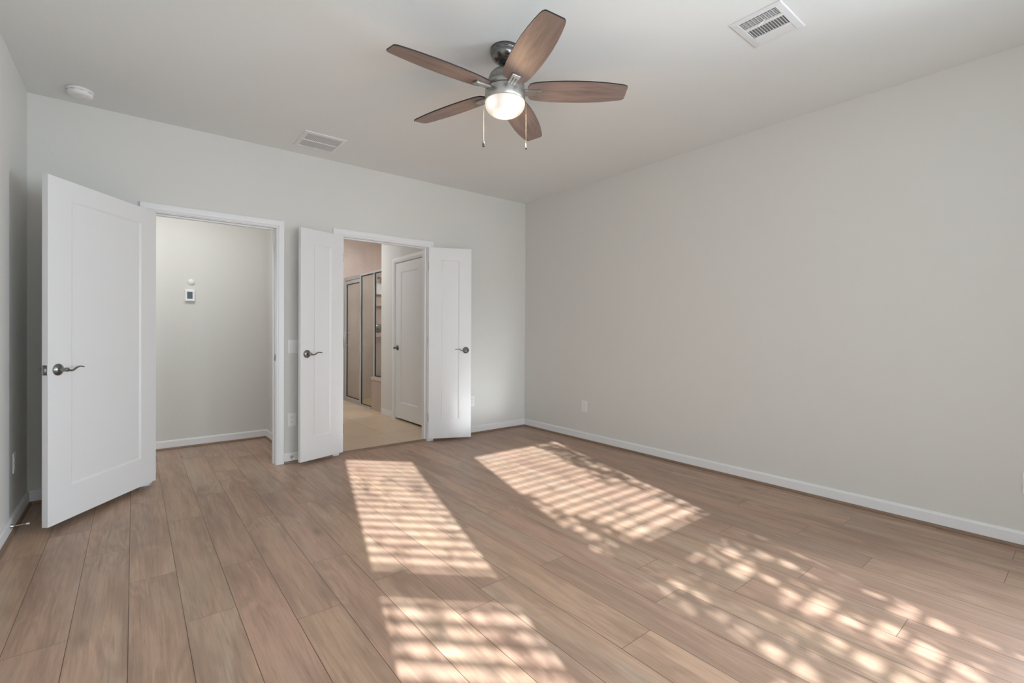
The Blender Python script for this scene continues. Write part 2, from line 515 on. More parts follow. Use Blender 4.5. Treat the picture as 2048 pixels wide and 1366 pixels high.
# ------------------------------------------------------------------ floors
def build_floor():
    me = bpy.data.meshes.new('floor')
    bm = bmesh.new()
    uvl = bm.loops.layers.uv.new('plank')
    exl = bm.loops.layers.uv.new('extent')
    cl = bm.loops.layers.float_color.new('tone')
    PW, PL, X0 = 0.178, 1.248, -3.989
    known = {-2: -1.02, -1: -2.04, 0: -1.22, 1: -1.672, 2: -2.18, 3: -1.766, 4: -2.433, 5: -1.993, 6: -2.342, 7: -2.807, 8: -1.45, 9: -3.352,
             10: -2.712, 11: -2.007, 12: -3.03, 13: -3.422, 14: -3.959, 15: -3.554, 16: -3.067, 17: -3.709, 18: -3.35, 19: -4.166, 20: -3.471}
    rng = random.Random(5)
    for k in range(-6, 24):
        xa, xb = X0 + k * PW, X0 + (k + 1) * PW
        ymax = HY + 0.05 if xa < HX else 0.03
        off = known.get(k, -rng.uniform(1, 2.2))
        n0 = math.floor((-6.6 - off) / PL)
        for j in range(n0, n0 + 9):
            ya, yb = off + j * PL, off + (j + 1) * PL
            c0, c1 = max(ya, -6.6), min(yb, ymax)
            if c1 - c0 < 0.002:
                continue
            r = (rng.random(), rng.random(), rng.random())
            vs = [bm.verts.new(p) for p in ((xa, c0, 0), (xb, c0, 0), (xb, c1, 0), (xa, c1, 0))]
            f = bm.faces.new(vs)
            for lp in f.loops:
                x, y = lp.vert.co.x, lp.vert.co.y
                lp[uvl].uv = (x - xa, y - ya)
                lp[exl].uv = (y - ya, yb - y)
                lp[cl] = (*r, 1)
    # the sub-floor slab under the planks
    for a, b in (((-5.06, -6.6, -0.08), (0.25, 0.03, -0.001)), ((-5.06, 0.03, -0.08), (HX + 0.09, HY + 0.05, -0.001))):
        t = bmesh.new()
        bmesh.ops.create_cube(t, size=1)
        for v in t.verts:
            v.co = Vector([(a[i] + b[i]) / 2 + v.co[i] * (b[i] - a[i]) for i in range(3)])
        vm = {v: bm.verts.new(v.co) for v in t.verts}
        for f in t.faces:
            g = bm.faces.new([vm[v] for v in f.verts])
            for lp in g.loops:
                lp[uvl].uv = (0.05, 0.3); lp[exl].uv = (0.3, 0.3); lp[cl] = (0.2, 0.2, 0.2, 1)
        t.free()
    bm.to_mesh(me)
    bm.free()
    me.materials.append(M['floor'])
    o = bpy.data.objects.new('floor', me)
    C.objects.link(o)
    return struct(o, 'light brown wood plank floor striped with sunlight', 'floor')
build_floor()
mb = MB()
mb.box((-2.60, 0.03, -0.08), (XB + 0.06, 3.45, 0.012), M['tile'])
mb.box((XB + 0.06, 0.10, -0.08), (0.20, 3.45, 0.010), M['shower_floor'])
struct(mb.build('floor_bathroom'), 'tan square tile floor of the bathroom', 'floor')

# wooden strip between the planks and the tile
mb = MB()
ring = lambda x: [(x, 0.018, 0.0), (x, 0.020, 0.010), (x, 0.028, 0.0165), (x, 0.050, 0.0165), (x, 0.062, 0.0125), (x, 0.062, 0.0)]
mb.sweep([ring(D2[0] + 0.0015), ring(D2[1] - 0.0015)], None, M['shoe'])
struct(mb.build('trim_4'), 'brown wood threshold strip under the bathroom doorway', 'threshold')

# ------------------------------------------------------------------ baseboards with brown shoe moulding
BBH = 0.0887
def baseboard(name, runs, label, cat='baseboard', shoe=True, z0=0.0):
    """runs: list of polylines of (x, y) along the wall face, room on the left of the direction"""
    mb, sh = MB(), MB()
    pb = [(0.0, z0 + 0.003), (0.013, z0 + 0.003), (0.013, z0 + 0.076), (0.007, z0 + BBH), (0.0, z0 + BBH)]
    ps = [(0.013, z0), (0.0253, z0), (0.0253, z0 + 0.006), (0.0225, z0 + 0.014), (0.0175, z0 + 0.0185), (0.013, z0 + 0.0195)]
    for run in runs:
        pts = [Vector((*p, 0)) for p in run]
        ms = []
        for i, p in enumerate(pts):
            ns = []
            if i > 0:
                d = (pts[i] - pts[i - 1]).normalized(); ns.append(Vector((-d.y, d.x, 0)))
            if i < len(pts) - 1:
                d = (pts[i + 1] - pts[i]).normalized(); ns.append(Vector((-d.y, d.x, 0)))
            if len(ns) == 2:
                m_ = (ns[0] + ns[1]); m_ = m_ / (m_.dot(ns[0]))
            else:
                m_ = ns[0]
            ms.append(m_)
        for target, prof, mt in ((mb, pb, M['trim']), (sh, ps, M['shoe'])):
            if target is sh and not shoe:
                continue
            target.sweep([[tuple(p + m_ * a + Vector((0, 0, z))) for a, z in prof] for p, m_ in zip(pts, ms)], None, mt)
    o = mb.build(name)
    struct(o, label, cat)
    if shoe:
        s_ = sh.build('shoe_molding', o)
        s_["label"] = "brown wood shoe moulding"
    else:
        sh.bm.free()
    return o
CW = 0.062
C1 = (D1[0] - 0.005 - CW, D1[1] + 0.005 + CW)
C2 = (D2[0] - 0.005 - CW, D2[1] + 0.005 + CW)
baseboard('baseboard_right', [[(0, -4.97), (0, 0), (C2[1], 0)]], 'white baseboard running round the right corner along the blank wall')
baseboard('baseboard_back', [[(C2[0], 0), (C1[1], 0)]], 'short white baseboard between the two doorways')
baseboard('baseboard_left', [[(C1[0], 0), (-W, 0), (-W, -4.97)]], 'white baseboard along the left wall behind the open door')
baseboard('baseboard_hall', [[(HX, 0.135), (HX, HY), (-4.70, HY)]], 'white baseboard along the hallway wall below the thermostat')
baseboard('baseboard_bathroom', [[(XB + 0.10, 1.782), (XB, 1.782), (XB, BDY1 + 0.005 + CW)]], 'white baseboard on the end of the bathroom partition', shoe=False, z0=0.012)

# ------------------------------------------------------------------ door frames
def door_frame(name, T, w0, w1, hgt, depth, label, stop=True, floor_z=0.0):
    """local: opening along x from w0 to w1, wall face at y=0 (room side -y), wall occupies y 0..depth"""
    root = empty(name, T, label, 'door frame', kind='structure')
    mb = MB()
    for x0, x1 in ((w0 - JT, w0), (w1, w1 + JT)):
        mb.box((x0, 0.0, floor_z + 0.0005), (x1, depth, hgt + JT), M['trim'])
    mb.box((w0, 0.0, hgt), (w1, depth, hgt + JT), M['trim'])
    mb.build('jamb', root)
    if stop:
        mb = MB()
        for x0, x1 in ((w0, w0 + 0.012), (w1 - 0.012, w1)):
            mb.box((x0, 0.040, floor_z + 0.001), (x1, 0.075, hgt), M['trim'], 0.002)
        mb.box((w0 + 0.012, 0.040, hgt - 0.012), (w1 - 0.012, 0.075, hgt), M['trim'], 0.002)
        mb.build('door_stop_strip', root)
    # mitred casing on the room side
    prof = [(0.0, 0.0), (0.0, 0.007), (0.003, 0.010), (0.009, 0.010), (0.012, 0.0125), (0.018, 0.0165), (0.030, 0.018), (0.055, 0.018), (0.060, 0.016), (0.062, 0.012), (0.062, 0.0)]
    for side in ((-1, 0.0),):
        mb = MB()
        a, b, t = w0 - 0.005, w1 + 0.005, hgt + 0.005
        rings = []
        for cx, cz, sx, sz in ((a, floor_z + 0.001, -1, 0), (a, t, -1, 1), (b, t, 1, 1), (b, floor_z + 0.001, 1, 0)):
            rings.append([(cx + sx * p, -d, cz + sz * p) for p, d in prof])
        mb.sweep(rings, None, M['trim'])
        mb.build('casing', root)
    return root
F1 = door_frame('trim_1', TR(0, 0, 0), D1[0], D1[1], DH, 0.12, 'white casing around the left doorway to the hallway')
F2 = door_frame('trim_2', TR(0, 0, 0), D2[0], D2[1], DH, 0.12, 'white casing around the bathroom doorway', stop=True)
# partition door frame: local x along -y world so that the casing faces -x
F4 = door_frame('trim_3', TR(XB, 0, 0, -PI / 2), -BDY1, -BDY0, DH, 0.12, 'white casing around the closed bathroom closet door', floor_z=0.012)
mb = MB()
mb.box((D1[1] - 0.0015, 0.004, 0.900), (D1[1] + 0.0005, 0.036, 0.957), M['nickel'], 0.0006)
mb.box((D1[1] - 0.0018, 0.013, 0.915), (D1[1] - 0.0003, 0.027, 0.942), M['black'])
mb.build('strike_plate', F1)["label"] = "dark nickel strike plate"

# ------------------------------------------------------------------ doors
def lever_handle(parent, x, z, yface, out, dirx, mt, name='lever_handle', fancy=True):
    """rose, neck and wave lever on a door face at local (x, z); out = +1/-1 along local y"""
    Rm = Matrix.Rotation(-PI / 2 if out > 0 else PI / 2, 4, 'X')   # lathe axis z -> +-y
    T = Matrix.Translation((x, yface, z)) @ Rm
    mb = MB()
    mb.lathe([(0.001, 0.0), (0.034, 0.0), (0.0345, 0.003), (0.033, 0.006), (0.024, 0.011), (0.0175, 0.0145), (0.016, 0.015), (0.001, 0.015)], mt, 40, T)
    for s_ in (-1, 1):
        mb.lathe([(0.0001, 0.0075), (0.0034, 0.0075), (0.0030, 0.0112), (0.0001, 0.0114)], M['black'], 10, T @ Matrix.Translation((0, s_ * 0.0255, 0)))
    rose = mb.build(name, parent)
    mb = MB()
    mb.lathe([(0.001, 0.013), (0.0125, 0.013), (0.0115, 0.020), (0.0115, 0.044), (0.0125, 0.050), (0.0120, 0.056), (0.009, 0.059), (0.001, 0.060)], mt, 28, T)
    base = [(0.000, 0.000), (0.014, -0.0035), (0.030, -0.0068), (0.044, -0.0042), (0.058, 0.0035), (0.073, 0.0105), (0.088, 0.0130), (0.103, 0.0115), (0.114, 0.0085), (0.119, 0.0070)]
    rad = [0.0095, 0.0088, 0.0076, 0.0068, 0.0064, 0.0060, 0.0056, 0.0052, 0.0046, 0.0024]
    # smooth the wave
    pts, rr = [], []
    for i in range(len(base) - 1):
        for q in range(4):
            t = q / 4
            p0, p1, p2, p3 = base[max(i - 1, 0)], base[i], base[i + 1], base[min(i + 2, len(base) - 1)]
            def cr(a, b, c, d): return 0.5 * (2 * b + (c - a) * t + (2 * a - 5 * b + 4 * c - d) * t * t + (3 * b - a - 3 * c + d) * t ** 3)
            pts.append((cr(p0[0], p1[0], p2[0], p3[0]), cr(p0[1], p1[1], p2[1], p3[1])))
            rr.append(rad[i] + (rad[i + 1] - rad[i]) * t)
    pts.append(base[-1]); rr.append(rad[-1])
    mb.tube([(x + dirx * a, yface + out * (0.0505 - 0.06 * max(0, a - 0.05) * 0.3), z + b) for a, b in pts], rr, mt, 14, None, (1.25, 0.8))
    mb.build('lever', rose)
    return rose

def door(name, hx, hy, ang, wd, zb, zt, sgn, panel, rose, label, backset_dir=-1, handle_mt='nickel', plate=False, hinges=(), back_handle=True, th=0.035):
    """hinge edge at local x=0, free edge at x=wd; the face seen in the photo is y=0 with outward sign sgn"""
    root = empty(name, TR(hx, hy, 0, ang), label, 'door', kind='structure')
    x0, x1, z0, z1 = panel
    mb = MB()
    yb = -sgn * th
    def P(x, y, z): return (x, y, z)
    rec, sl = 0.0075, 0.013
    for yf, s_ in ((0.0, sgn), (yb, -sgn)):
        yr = yf - s_ * rec
        out = [(0, zb), (wd, zb), (wd, zt), (0, zt)]
        pin = [(x0, z0), (x1, z0), (x1, z1), (x0, z1)]
        pi2 = [(x0 + sl, z0 + sl), (x1 - sl, z0 + sl), (x1 - sl, z1 - sl), (x0 + sl, z1 - sl)]
        for i in range(4):
            j = (i + 1) % 4
            mb.face([P(out[i][0], yf, out[i][1]), P(out[j][0], yf, out[j][1]), P(pin[j][0], yf, pin[j][1]), P(pin[i][0], yf, pin[i][1])], M['white'])
            mb.face([P(pin[i][0], yf, pin[i][1]), P(pin[j][0], yf, pin[j][1]), P(pi2[j][0], yr, pi2[j][1]), P(pi2[i][0], yr, pi2[i][1])], M['white'])
        mb.face([P(a, yr, b) for a, b in pi2], M['white'])
    e = [(0, zb), (wd, zb), (wd, zt), (0, zt)]
    for i in range(4):
        j = (i + 1) % 4
        mb.face([P(e[i][0], 0, e[i][1]), P(e[j][0], 0, e[j][1]), P(e[j][0], yb, e[j][1]), P(e[i][0], yb, e[i][1])], M['white'])
    bmesh.ops.remove_doubles(mb.bm, verts=mb.bm.verts[:], dist=1e-5)
    bmesh.ops.recalc_face_normals(mb.bm, faces=mb.bm.faces[:])
    outer = [ed for ed in mb.bm.edges if len(ed.link_faces) == 2 and abs(ed.calc_face_angle()) > 1.2]
    bmesh.ops.bevel(mb.bm, geom=outer, offset=0.002, segments=2, profile=0.5, affect='EDGES')
    mb.build('door_leaf', root)
    rx, rz = rose
    lever_handle(root, rx, rz, 0.0, sgn, backset_dir, M[handle_mt])
    if back_handle:
        lever_handle(root, rx, rz, yb, -sgn, backset_dir, M[handle_mt])
    if plate:
        mb = MB()
        yc = yb / 2
        mb.box((wd - 0.0005, yc - 0.0125, rz - 0.029), (wd + 0.0012, yc + 0.0125, rz + 0.029), M['nickel'], 0.0005)
        for dz in (-0.022, 0.022):
            mb.box((wd + 0.0008, yc - 0.003, rz + dz - 0.003), (wd + 0.0016, yc + 0.003, rz + dz + 0.003), M['black'])
        lp = mb.build('latch_plate', root)
        mb = MB()
        t = bmesh.new()
        a = [(wd, yc - 0.007, rz - 0.009), (wd, yc + 0.007, rz - 0.009), (wd + 0.011, yc + 0.007 * sgn, rz - 0.009)]
        lo = [t.verts.new(p) for p in a]
        hi = [t.verts.new((p[0], p[1], p[2] + 0.018)) for p in a]
        t.faces.new(lo); t.faces.new(hi[::-1])
        for i in range(3):
            t.faces.new((lo[i], hi[i], hi[(i + 1) % 3], lo[(i + 1) % 3]))
        bmesh.ops.recalc_face_normals(t, faces=t.faces[:])
        mb.add(t, M['chrome'])
        mb.build('latch_bolt', lp)
    for hz in hinges:
        mb = MB()
        mb.lathe([(0.0001, -0.046), (0.0055, -0.046), (0.0055, 0.046), (0.0001, 0.046)], M['nickel'], 14, Matrix.Translation((-0.007, yb - sgn * 0.003, hz)))
        mb.box((-0.006, yb, hz - 0.044), (0.0, yb + sgn * 0.030, hz + 0.044), M['nickel'], 0.0005)
        mb.build('hinge', root)
    return root

dr = math.radians
door('door_1', -3.663, -0.030, dr(233.77), 0.867, 0.039, 2.049, 1, (0.150, 0.716, 0.236, 1.936), (0.806, 0.934),
     'wide white panelled door standing open at far left beside the hallway doorway', plate=True, hinges=(0.25, 1.05, 1.85))
door('door_2', -2.257, -0.030, dr(198.39), 0.437, 0.029, 2.055, 1, (0.132, 0.310, 0.232, 1.925), (0.377, 0.963),
     'narrow white left leaf of the bathroom double door opened against the wall', hinges=(0.25, 1.05, 1.85))
door('door_3', -1.358, -0.030, dr(-25.66), 0.452, 0.029, 2.049, -1, (0.131, 0.323, 0.230, 1.922), (0.393, 0.963),
     'narrow white right leaf of the bathroom double door near the room corner', hinges=(0.25, 1.05, 1.85))
door('door_4', XB + 0.004, BDY0 + 0.003, dr(90), 0.754, 0.036, 2.046, 1, (0.145, 0.605, 0.240, 1.925), (0.694, 0.945),
     'closed white panelled door inside the bathroom beyond the open leaves', handle_mt='nickel_dark')

# ------------------------------------------------------------------ ceiling fan
FX, FY = -2.171, -2.363
fan = empty('ceiling_fan', TR(FX, FY, 0), 'brushed nickel ceiling fan with five walnut blades and a lit glass bowl', 'ceiling fan')
mb = MB()
mb.lathe([(0.001, 2.7395), (0.083, 2.7395), (0.0835, 2.722), (0.081, 2.7185), (0.079, 2.7175), (0.0795, 2.714), (0.078, 2.702), (0.070, 2.686), (0.056, 2.673), (0.040, 2.666), (0.034, 2.6655), (0.034, 2.670), (0.001, 2.670)], M['canopy'], 64)
cn = mb.build('canopy', fan)
mb = MB()
mb.lathe([(0.001, 2.690), (0.031, 2.684), (0.033, 2.670), (0.028, 2.661), (0.017, 2.656), (0.001, 2.656)], M['black'], 32)
mb.build('hanger_ball', cn)
mb = MB()
mb.lathe([(0.0001, 2.660), (0.0135, 2.660), (0.0135, 2.618), (0.0001, 2.618)], M['nickel_fan'], 24)
mb.build('downrod', fan)
mb = MB()
mb.lathe([(0.001, 2.640), (0.022, 2.640), (0.027, 2.634), (0.030, 2.628), (0.052, 2.622), (0.072, 2.611), (0.086, 2.595), (0.0935, 2.575), (0.096, 2.553), (0.1065, 2.546), (0.108, 2.540), (0.108, 2.519), (0.100, 2.516), (0.001, 2.516)], M['motor'], 64)
mb.build('motor_housing', fan)
mb = MB()
mb.lathe([(0.001, 2.5145), (0.096, 2.5145), (0.110, 2.511), (0.1125, 2.506), (0.1125, 2.449), (0.110, 2.446), (0.001, 2.446)], M['nickel_fan'], 64)
mb.build('light_kit_band', fan)
mb = MB()
prof = [(0.001, 2.4455), (0.107, 2.4455), (0.112, 2.443)]
for i in range(1, 15):
    a = i / 14 * PI / 2
    prof.append((0.1125 * math.cos(a) ** 0.80 if i < 14 else 0.001, 2.441 - 0.073 * math.sin(a)))
mb.lathe([(r, z - 2.368) for r, z in prof], M['bowl'], 64)
mb.build('glass_bowl', fan, Matrix.Translation((0, 0, 2.368)))["label"] = "lit frosted glass bowl"

out_half = [(0.128, 0.034), (0.138, 0.058), (0.158, 0.067), (0.20, 0.0745), (0.26, 0.0805), (0.33, 0.0835), (0.40, 0.0840), (0.47, 0.0820), (0.54, 0.0765), (0.60, 0.0690), (0.645, 0.0615), (0.662, 0.0570), (0.672, 0.0510), (0.677, 0.0430)]
outline = out_half + [(r, -h) for r, h in reversed(out_half)]
def blade_mesh():
    me = bpy.data.meshes.new('blade')
    bm = bmesh.new()
    z0, z1 = -0.0035, 0.0035
    lo = [bm.verts.new((r, h, z0)) for r, h in outline]
    hi = [bm.verts.new((r, h, z1)) for r, h in outline]
    f = bm.faces.new(lo[::-1]); f.material_index = 0
    f = bm.faces.new(hi); f.material_index = 0
    n = len(lo)
    for i in range(n):
        f = bm.faces.new((lo[i], lo[(i + 1) % n], hi[(i + 1) % n], hi[i]))
        f.material_index = 1
    bmesh.ops.recalc_face_normals(bm, faces=bm.faces[:])
    bm.to_mesh(me); bm.free()
    me.materials.append(M['blade']); me.materials.append(M['blade_edge'])
    return me
def iron_mesh():
    mb = MB()
    # arm from the hub and the clasp plate under the blade, three fingers
    mb.box((0.082, -0.020, -0.010), (0.150, 0.020, -0.0035), M['nickel_fan'], 0.002)
    for y in (-0.0155, 0, 0.0155):
        mb.box((0.110, y - 0.0068, -0.0145), (0.192, y + 0.0068, -0.0036), M['nickel_fan'], 0.0022)
    mb.box((0.176, -0.0235, -0.0165), (0.200, 0.0235, -0.0036), M['nickel_fan'], 0.003)
    mb.box((0.084, -0.014, -0.004), (0.130, 0.014, 0.006), M['nickel_dark'], 0.002)
    return mb
bm_ = blade_mesh()
for k in range(5):
    a = -0.658 - 2 * PI / 5 * k
    T = Matrix.Rotation(a, 4, 'Z') @ Matrix.Translation((0, 0, 2.508)) @ Matrix.Rotation(dr(-12), 4, 'X')
    o = bpy.data.objects.new('blade', bm_)
    C.objects.link(o)
    o.parent = fan
    o.matrix_local = T
    iron_mesh().build('blade_bracket', o)
def chain(x, y, ztop, zbot, fob):
    mb = MB()
    n = int((ztop - zbot - 0.03) / 0.0052)
    for i in range(n):
        z = ztop - i * 0.0052
        mb.lathe([(0.0002, -0.0021), (0.0015, -0.0013), (0.0020, 0), (0.0015, 0.0013), (0.0002, 0.0021)], M['brass'], 6, Matrix.Translation((x, y, z)), cap=False)
    mb.tube([(x, y, ztop), (x, y, zbot + 0.02)], 0.0009, M['brass'], 6)
    c_ = mb.build('pull_chain', fan)
    mb = MB()
    if fob == 'drop':
        mb.lathe([(0.0005, 0.036), (0.0022, 0.036), (0.0028, 0.030), (0.0055, 0.022), (0.0072, 0.012), (0.0072, 0.005), (0.006, 0.0), (0.0005, 0.0)], M['nickel_dark'], 16, Matrix.Translation((x, y, zbot)))
    else:
        mb.lathe([(0.0005, 0.034), (0.0022, 0.034), (0.004, 0.028), (0.004, 0.020), (0.0055, 0.018), (0.0045, 0.006), (0.0005, 0.006)], M['chrome'], 16, Matrix.Translation((x, y, zbot)))
        mb.lathe([(0.0005, 0.006), (0.005, 0.006), (0.005, 0.0), (0.0005, 0.0)], M['black'], 16, Matrix.Translation((x, y, zbot)))
    mb.build('fob', c_)
pl = bpy.data.lights.new("fan_lamp", 'SPOT')
pl.spot_size = math.radians(168)
pl.spot_blend = 1.0
pl.energy = 9
pl.color = (1.0, 0.90, 0.78)
pl.shadow_soft_size = 0.05
plo = bpy.data.objects.new("fan_lamp", pl)
C.objects.link(plo)
plo.location = (FX, FY, 2.355)
pg = bpy.data.lights.new("fan_bulb_glow", 'POINT')
pg.energy = 7.0
pg.color = (1.0, 0.68, 0.42)
pg.shadow_soft_size = 0.03
pgo = bpy.data.objects.new("fan_bulb_glow", pg)
C.objects.link(pgo)
pgo.location = (FX, FY, 2.350)
rx_, ry_ = math.cos(YAW), math.sin(YAW)
chain(-0.119 * rx_, -0.119 * ry_, 2.462, 2.198, 'drop')
chain(0.1185 * rx_, 0.1185 * ry_, 2.462, 2.186, 'cap')

# ------------------------------------------------------------------ ceiling vents and smoke detector
def vent_supply():
    # local x across the three bands (world x), local y along; hangs below the ceiling
    cx, cy = (-1.4055 - 1.1035) / 2, (-3.493 - 3.246) / 2
    hx, hy = 0.1515, 0.1235
    v = empty('ceiling_vent', TR(cx, cy, H), 'white three way supply vent on the ceiling near the right wall', 'air vent')
    ix, iy = 0.124, 0.089
    mb = MB()
    rings = []
    for sx, sy in ((-1, -1), (1, -1), (1, 1), (-1, 1)):
        rings.append([(sx * hx, sy * hy, -0.0005), (sx * hx, sy * hy, -0.003), (sx * (hx - 0.004), sy * (hy - 0.004), -0.006),
                      (sx * (ix + 0.003), sy * (iy + 0.003), -0.0085), (sx * ix, sy * iy, -0.0080), (sx * ix, sy * iy, -0.0005)])
    mb.sweep(rings, None, M['vent'], closed=True)
    mb.build('frame', v)
    mb = MB()
    mb.box((-ix, -iy, -0.0022), (ix, iy, -0.0006), M['duct'])  # flat grey sheet; the shade inside the duct is put into its colour
    mb.build('duct_shade_sheet', v)
    mb = MB()
    for xa, xb in ((-0.054, -0.034), (0.050, 0.066)):
        mb.box((xa, -iy, -0.0085), (xb, iy, -0.0025), M['vent'], 0.001)
    mb.build('divider', v)
    # outer bands: louvres along y that throw the air sideways, the far one crossed by short ribs
    mb = MB()
    for i in range(5):
        x = -0.1165 + 0.0075 + i * 0.0125
        mb.box((-0.0036, -iy + 0.001, -0.0005), (0.0036, iy - 0.001, 0.0005), M['vent'], 0, Matrix.Translation((x, 0, -0.0050)) @ Matrix.Rotation(dr(-12), 4, 'Y'))
    for i in range(8):
        y = -iy + 0.022 + i * 0.0188
        mb.box((-0.116, y - 0.0010, -0.0052), (-0.054, y + 0.0010, -0.0035), M['vent'])
    mb.build('side_louvers', v)
    mb = MB()
    for i in range(13):
        y = -iy + 0.010 + i * 0.0133
        mb.box((-0.034, -0.0028, -0.0006), (0.050, 0.0028, 0.0006), M['vent'], 0, Matrix.Translation((0, y, -0.0058)) @ Matrix.Rotation(dr(32), 4, 'X'))
    mb.build('middle_louvers', v)
    mb = MB()
    for i in range(5):
        x = 0.0735 + i * 0.0122
        mb.box((-0.0085, -iy + 0.001, -0.0005), (0.0085, iy - 0.001, 0.0005), M['vent'], 0, Matrix.Translation((x, 0, -0.0062)) @ Matrix.Rotation(dr(20), 4, 'Y'))
    mb.build('side_louvers', v)
    mb = MB()
    mb.tube([(-0.072, -0.020, -0.009), (-0.078, -0.010, -0.020), (-0.083, 0.000, -0.030), (-0.086, 0.008, -0.040)], [0.003, 0.004, 0.004, 0.003], M['plastic'], 10, None, (1.2, 0.6))
    mb.build('damper_lever', v)
    mb = MB()
    for sx, sy in ((1, 0),):
        mb.lathe([(0.0002, -0.0125), (0.003, -0.0118), (0.004, -0.0095), (0.0002, -0.0095)], M['plastic'], 12, Matrix.Translation((sx * (hx + ix) / 2, sy, 0)))
    mb.build('screw', v)
vent_supply()

def vent_return():
    cx, cy = (-2.743 - 2.4135) / 2, (-0.552 - 0.197) / 2
    hx, hy = 0.164, 0.178
    v = empty('ceiling_vent', TR(cx, cy, H), 'white return air grille of fine slats on the ceiling above the doorways', 'air vent')
    ix, iy = 0.136, 0.148
    mb = MB()
    rings = []
    for sx, sy in ((-1, -1), (1, -1), (1, 1), (-1, 1)):
        rings.append([(sx * hx, sy * hy, -0.0005), (sx * hx, sy * hy, -0.003), (sx * (hx - 0.003), sy * (hy - 0.003), -0.006),
                      (sx * (ix + 0.004), sy * (iy + 0.004), -0.010), (sx * ix, sy * iy, -0.010), (sx * ix, sy * iy, -0.0005)])
    mb.sweep(rings, None, M['vent'], closed=True)
    mb.build('frame', v)
    mb = MB()
    mb.box((-ix, -iy, -0.0020), (ix, iy, -0.0006), M['void'])  # closed dark sheet, coloured like the shade behind the slats
    mb.build('duct_shade_sheet', v)
    mb = MB()
    mb.box((-ix, -0.006, -0.0105), (ix, 0.006, -0.0022), M['vent'], 0.001)
    mb.build('divider', v)
    for y0, y1 in ((-iy, -0.006), (0.006, iy)):
        mb = MB()
        n = 22
        for i in range(n):
            x = -ix + (i + 0.5) * 2 * ix / n
            mb.box((-0.0042, y0 + 0.001, -0.0004), (0.0042, y1 - 0.001, 0.0004), M['vent'], 0, Matrix.Translation((x, 0, -0.0062)) @ Matrix.Rotation(dr(20), 4, 'Y'))
        mb.build('slats', v)
vent_return()

sm = empty('smoke_detector', TR(-4.073, -0.262, H), 'round white smoke detector on the ceiling in the far left corner', 'smoke detector')
mb = MB()
mb.lathe([(0.001, -0.0005), (0.070, -0.0005), (0.071, -0.010), (0.069, -0.014), (0.001, -0.014)], M['plastic'], 48)
mb.build('base_plate', sm)
mb = MB()
mb.lathe([(0.001, -0.014), (0.0665, -0.014), (0.0665, -0.026), (0.064, -0.034), (0.056, -0.041), (0.040, -0.0435), (0.001, -0.0435)], M['plastic'], 48)
for i in range(9):
    a = 2 * PI * i / 9
    mb.box((-0.010, -0.0011, -0.0008), (0.010, 0.0011, 0.0008), M['duct'], 0, Matrix.Rotation(a, 4, 'Z') @ Matrix.Translation((0.0667, 0, -0.0205)) @ Matrix.Rotation(PI / 2, 4, 'Z'))
cv = mb.build('cover', sm)
mb = MB()
mb.lathe([(0.0002, -0.0436), (0.011, -0.0436), (0.010, -0.0452), (0.0002, -0.0455)], M['plastic'], 20, Matrix.Translation((0.018, -0.012, 0)))
mb.build('test_button', cv)

# ------------------------------------------------------------------ switches, outlets, thermostat
def wall_T(x, y, z, face):
    """local x to the right seen from the room, local y out of the wall, local z up"""
    ang = {'back': PI, 'right': PI / 2, 'left': -PI / 2}[face]
    return TR(x, y, z, ang)

def plate(root, pw, ph, name='cover_plate', th=0.0055):
    mb = MB()
    mb.box((-pw / 2, 0.0002, -ph / 2), (pw / 2, th, ph / 2), M['plastic'], 0.0016)
    mb.build(name, root)

def outlet(x, y, z, face, label):
    r = empty('wall_outlet', wall_T(x, y, z, face), label, 'outlet', 'wall outlets near the floor')
    plate(r, 0.073, 0.117)
    for dz in (0.020, -0.020):
        mb = MB()
        mb.box((-0.0165, 0.004, dz - 0.0145), (0.0165, 0.0072, dz + 0.0145), M['plastic'], 0.0012)
        sk = mb.build('receptacle', r)
        mb = MB()
        for dx, hh in ((-0.0062, 0.0042), (0.0062, 0.0052)):
            mb.box((dx - 0.0011, 0.0066, dz + 0.003 - hh), (dx + 0.0011, 0.0075, dz + 0.003 + hh), M['duct'])
        mb.box((-0.0022, 0.0066, dz - 0.0105), (0.0022, 0.0075, dz - 0.006), M['duct'])
        mb.build('slots', sk)
    return r
outlet(-2.6995, 0.0, 0.381, 'back', 'white duplex outlet between the doorways below the light switch')
outlet(-0.790, 0.0, 0.372, 'back', 'white outlet peeking out behind the right bathroom door leaf')
outlet(-0.0, -0.992, 0.366, 'right', 'white outlet on the long blank right wall near the corner')
outlet(-0.0, -4.215, 0.352, 'right', 'white outlet at the right edge of the picture on the blank wall')
outlet(-W, -0.444, 0.378, 'left', 'white outlet on the left wall behind the open hall door')

sw = empty('light_switch', wall_T(-2.678, 0.0, 1.024, 'back'), 'white two gang rocker light switch between the doorways', 'light switch')
plate(sw, 0.116, 0.118)
for dx in (0.023, -0.023):
    mb = MB()
    mb.box((dx - 0.0168, 0.004, -0.034), (dx + 0.0168, 0.0068, 0.034), M['plastic'], 0.0008)
    fr = mb.build('switch_frame', sw)
    mb = MB()
    mb.box((-0.0152, -0.0018, -0.0315), (0.0152, 0.0018, 0.0315), M['plastic'], 0.0012, Matrix.Translation((dx, 0.0076, 0)) @ Matrix.Rotation(dr(3.2), 4, 'X'))
    mb.build('rocker', fr)

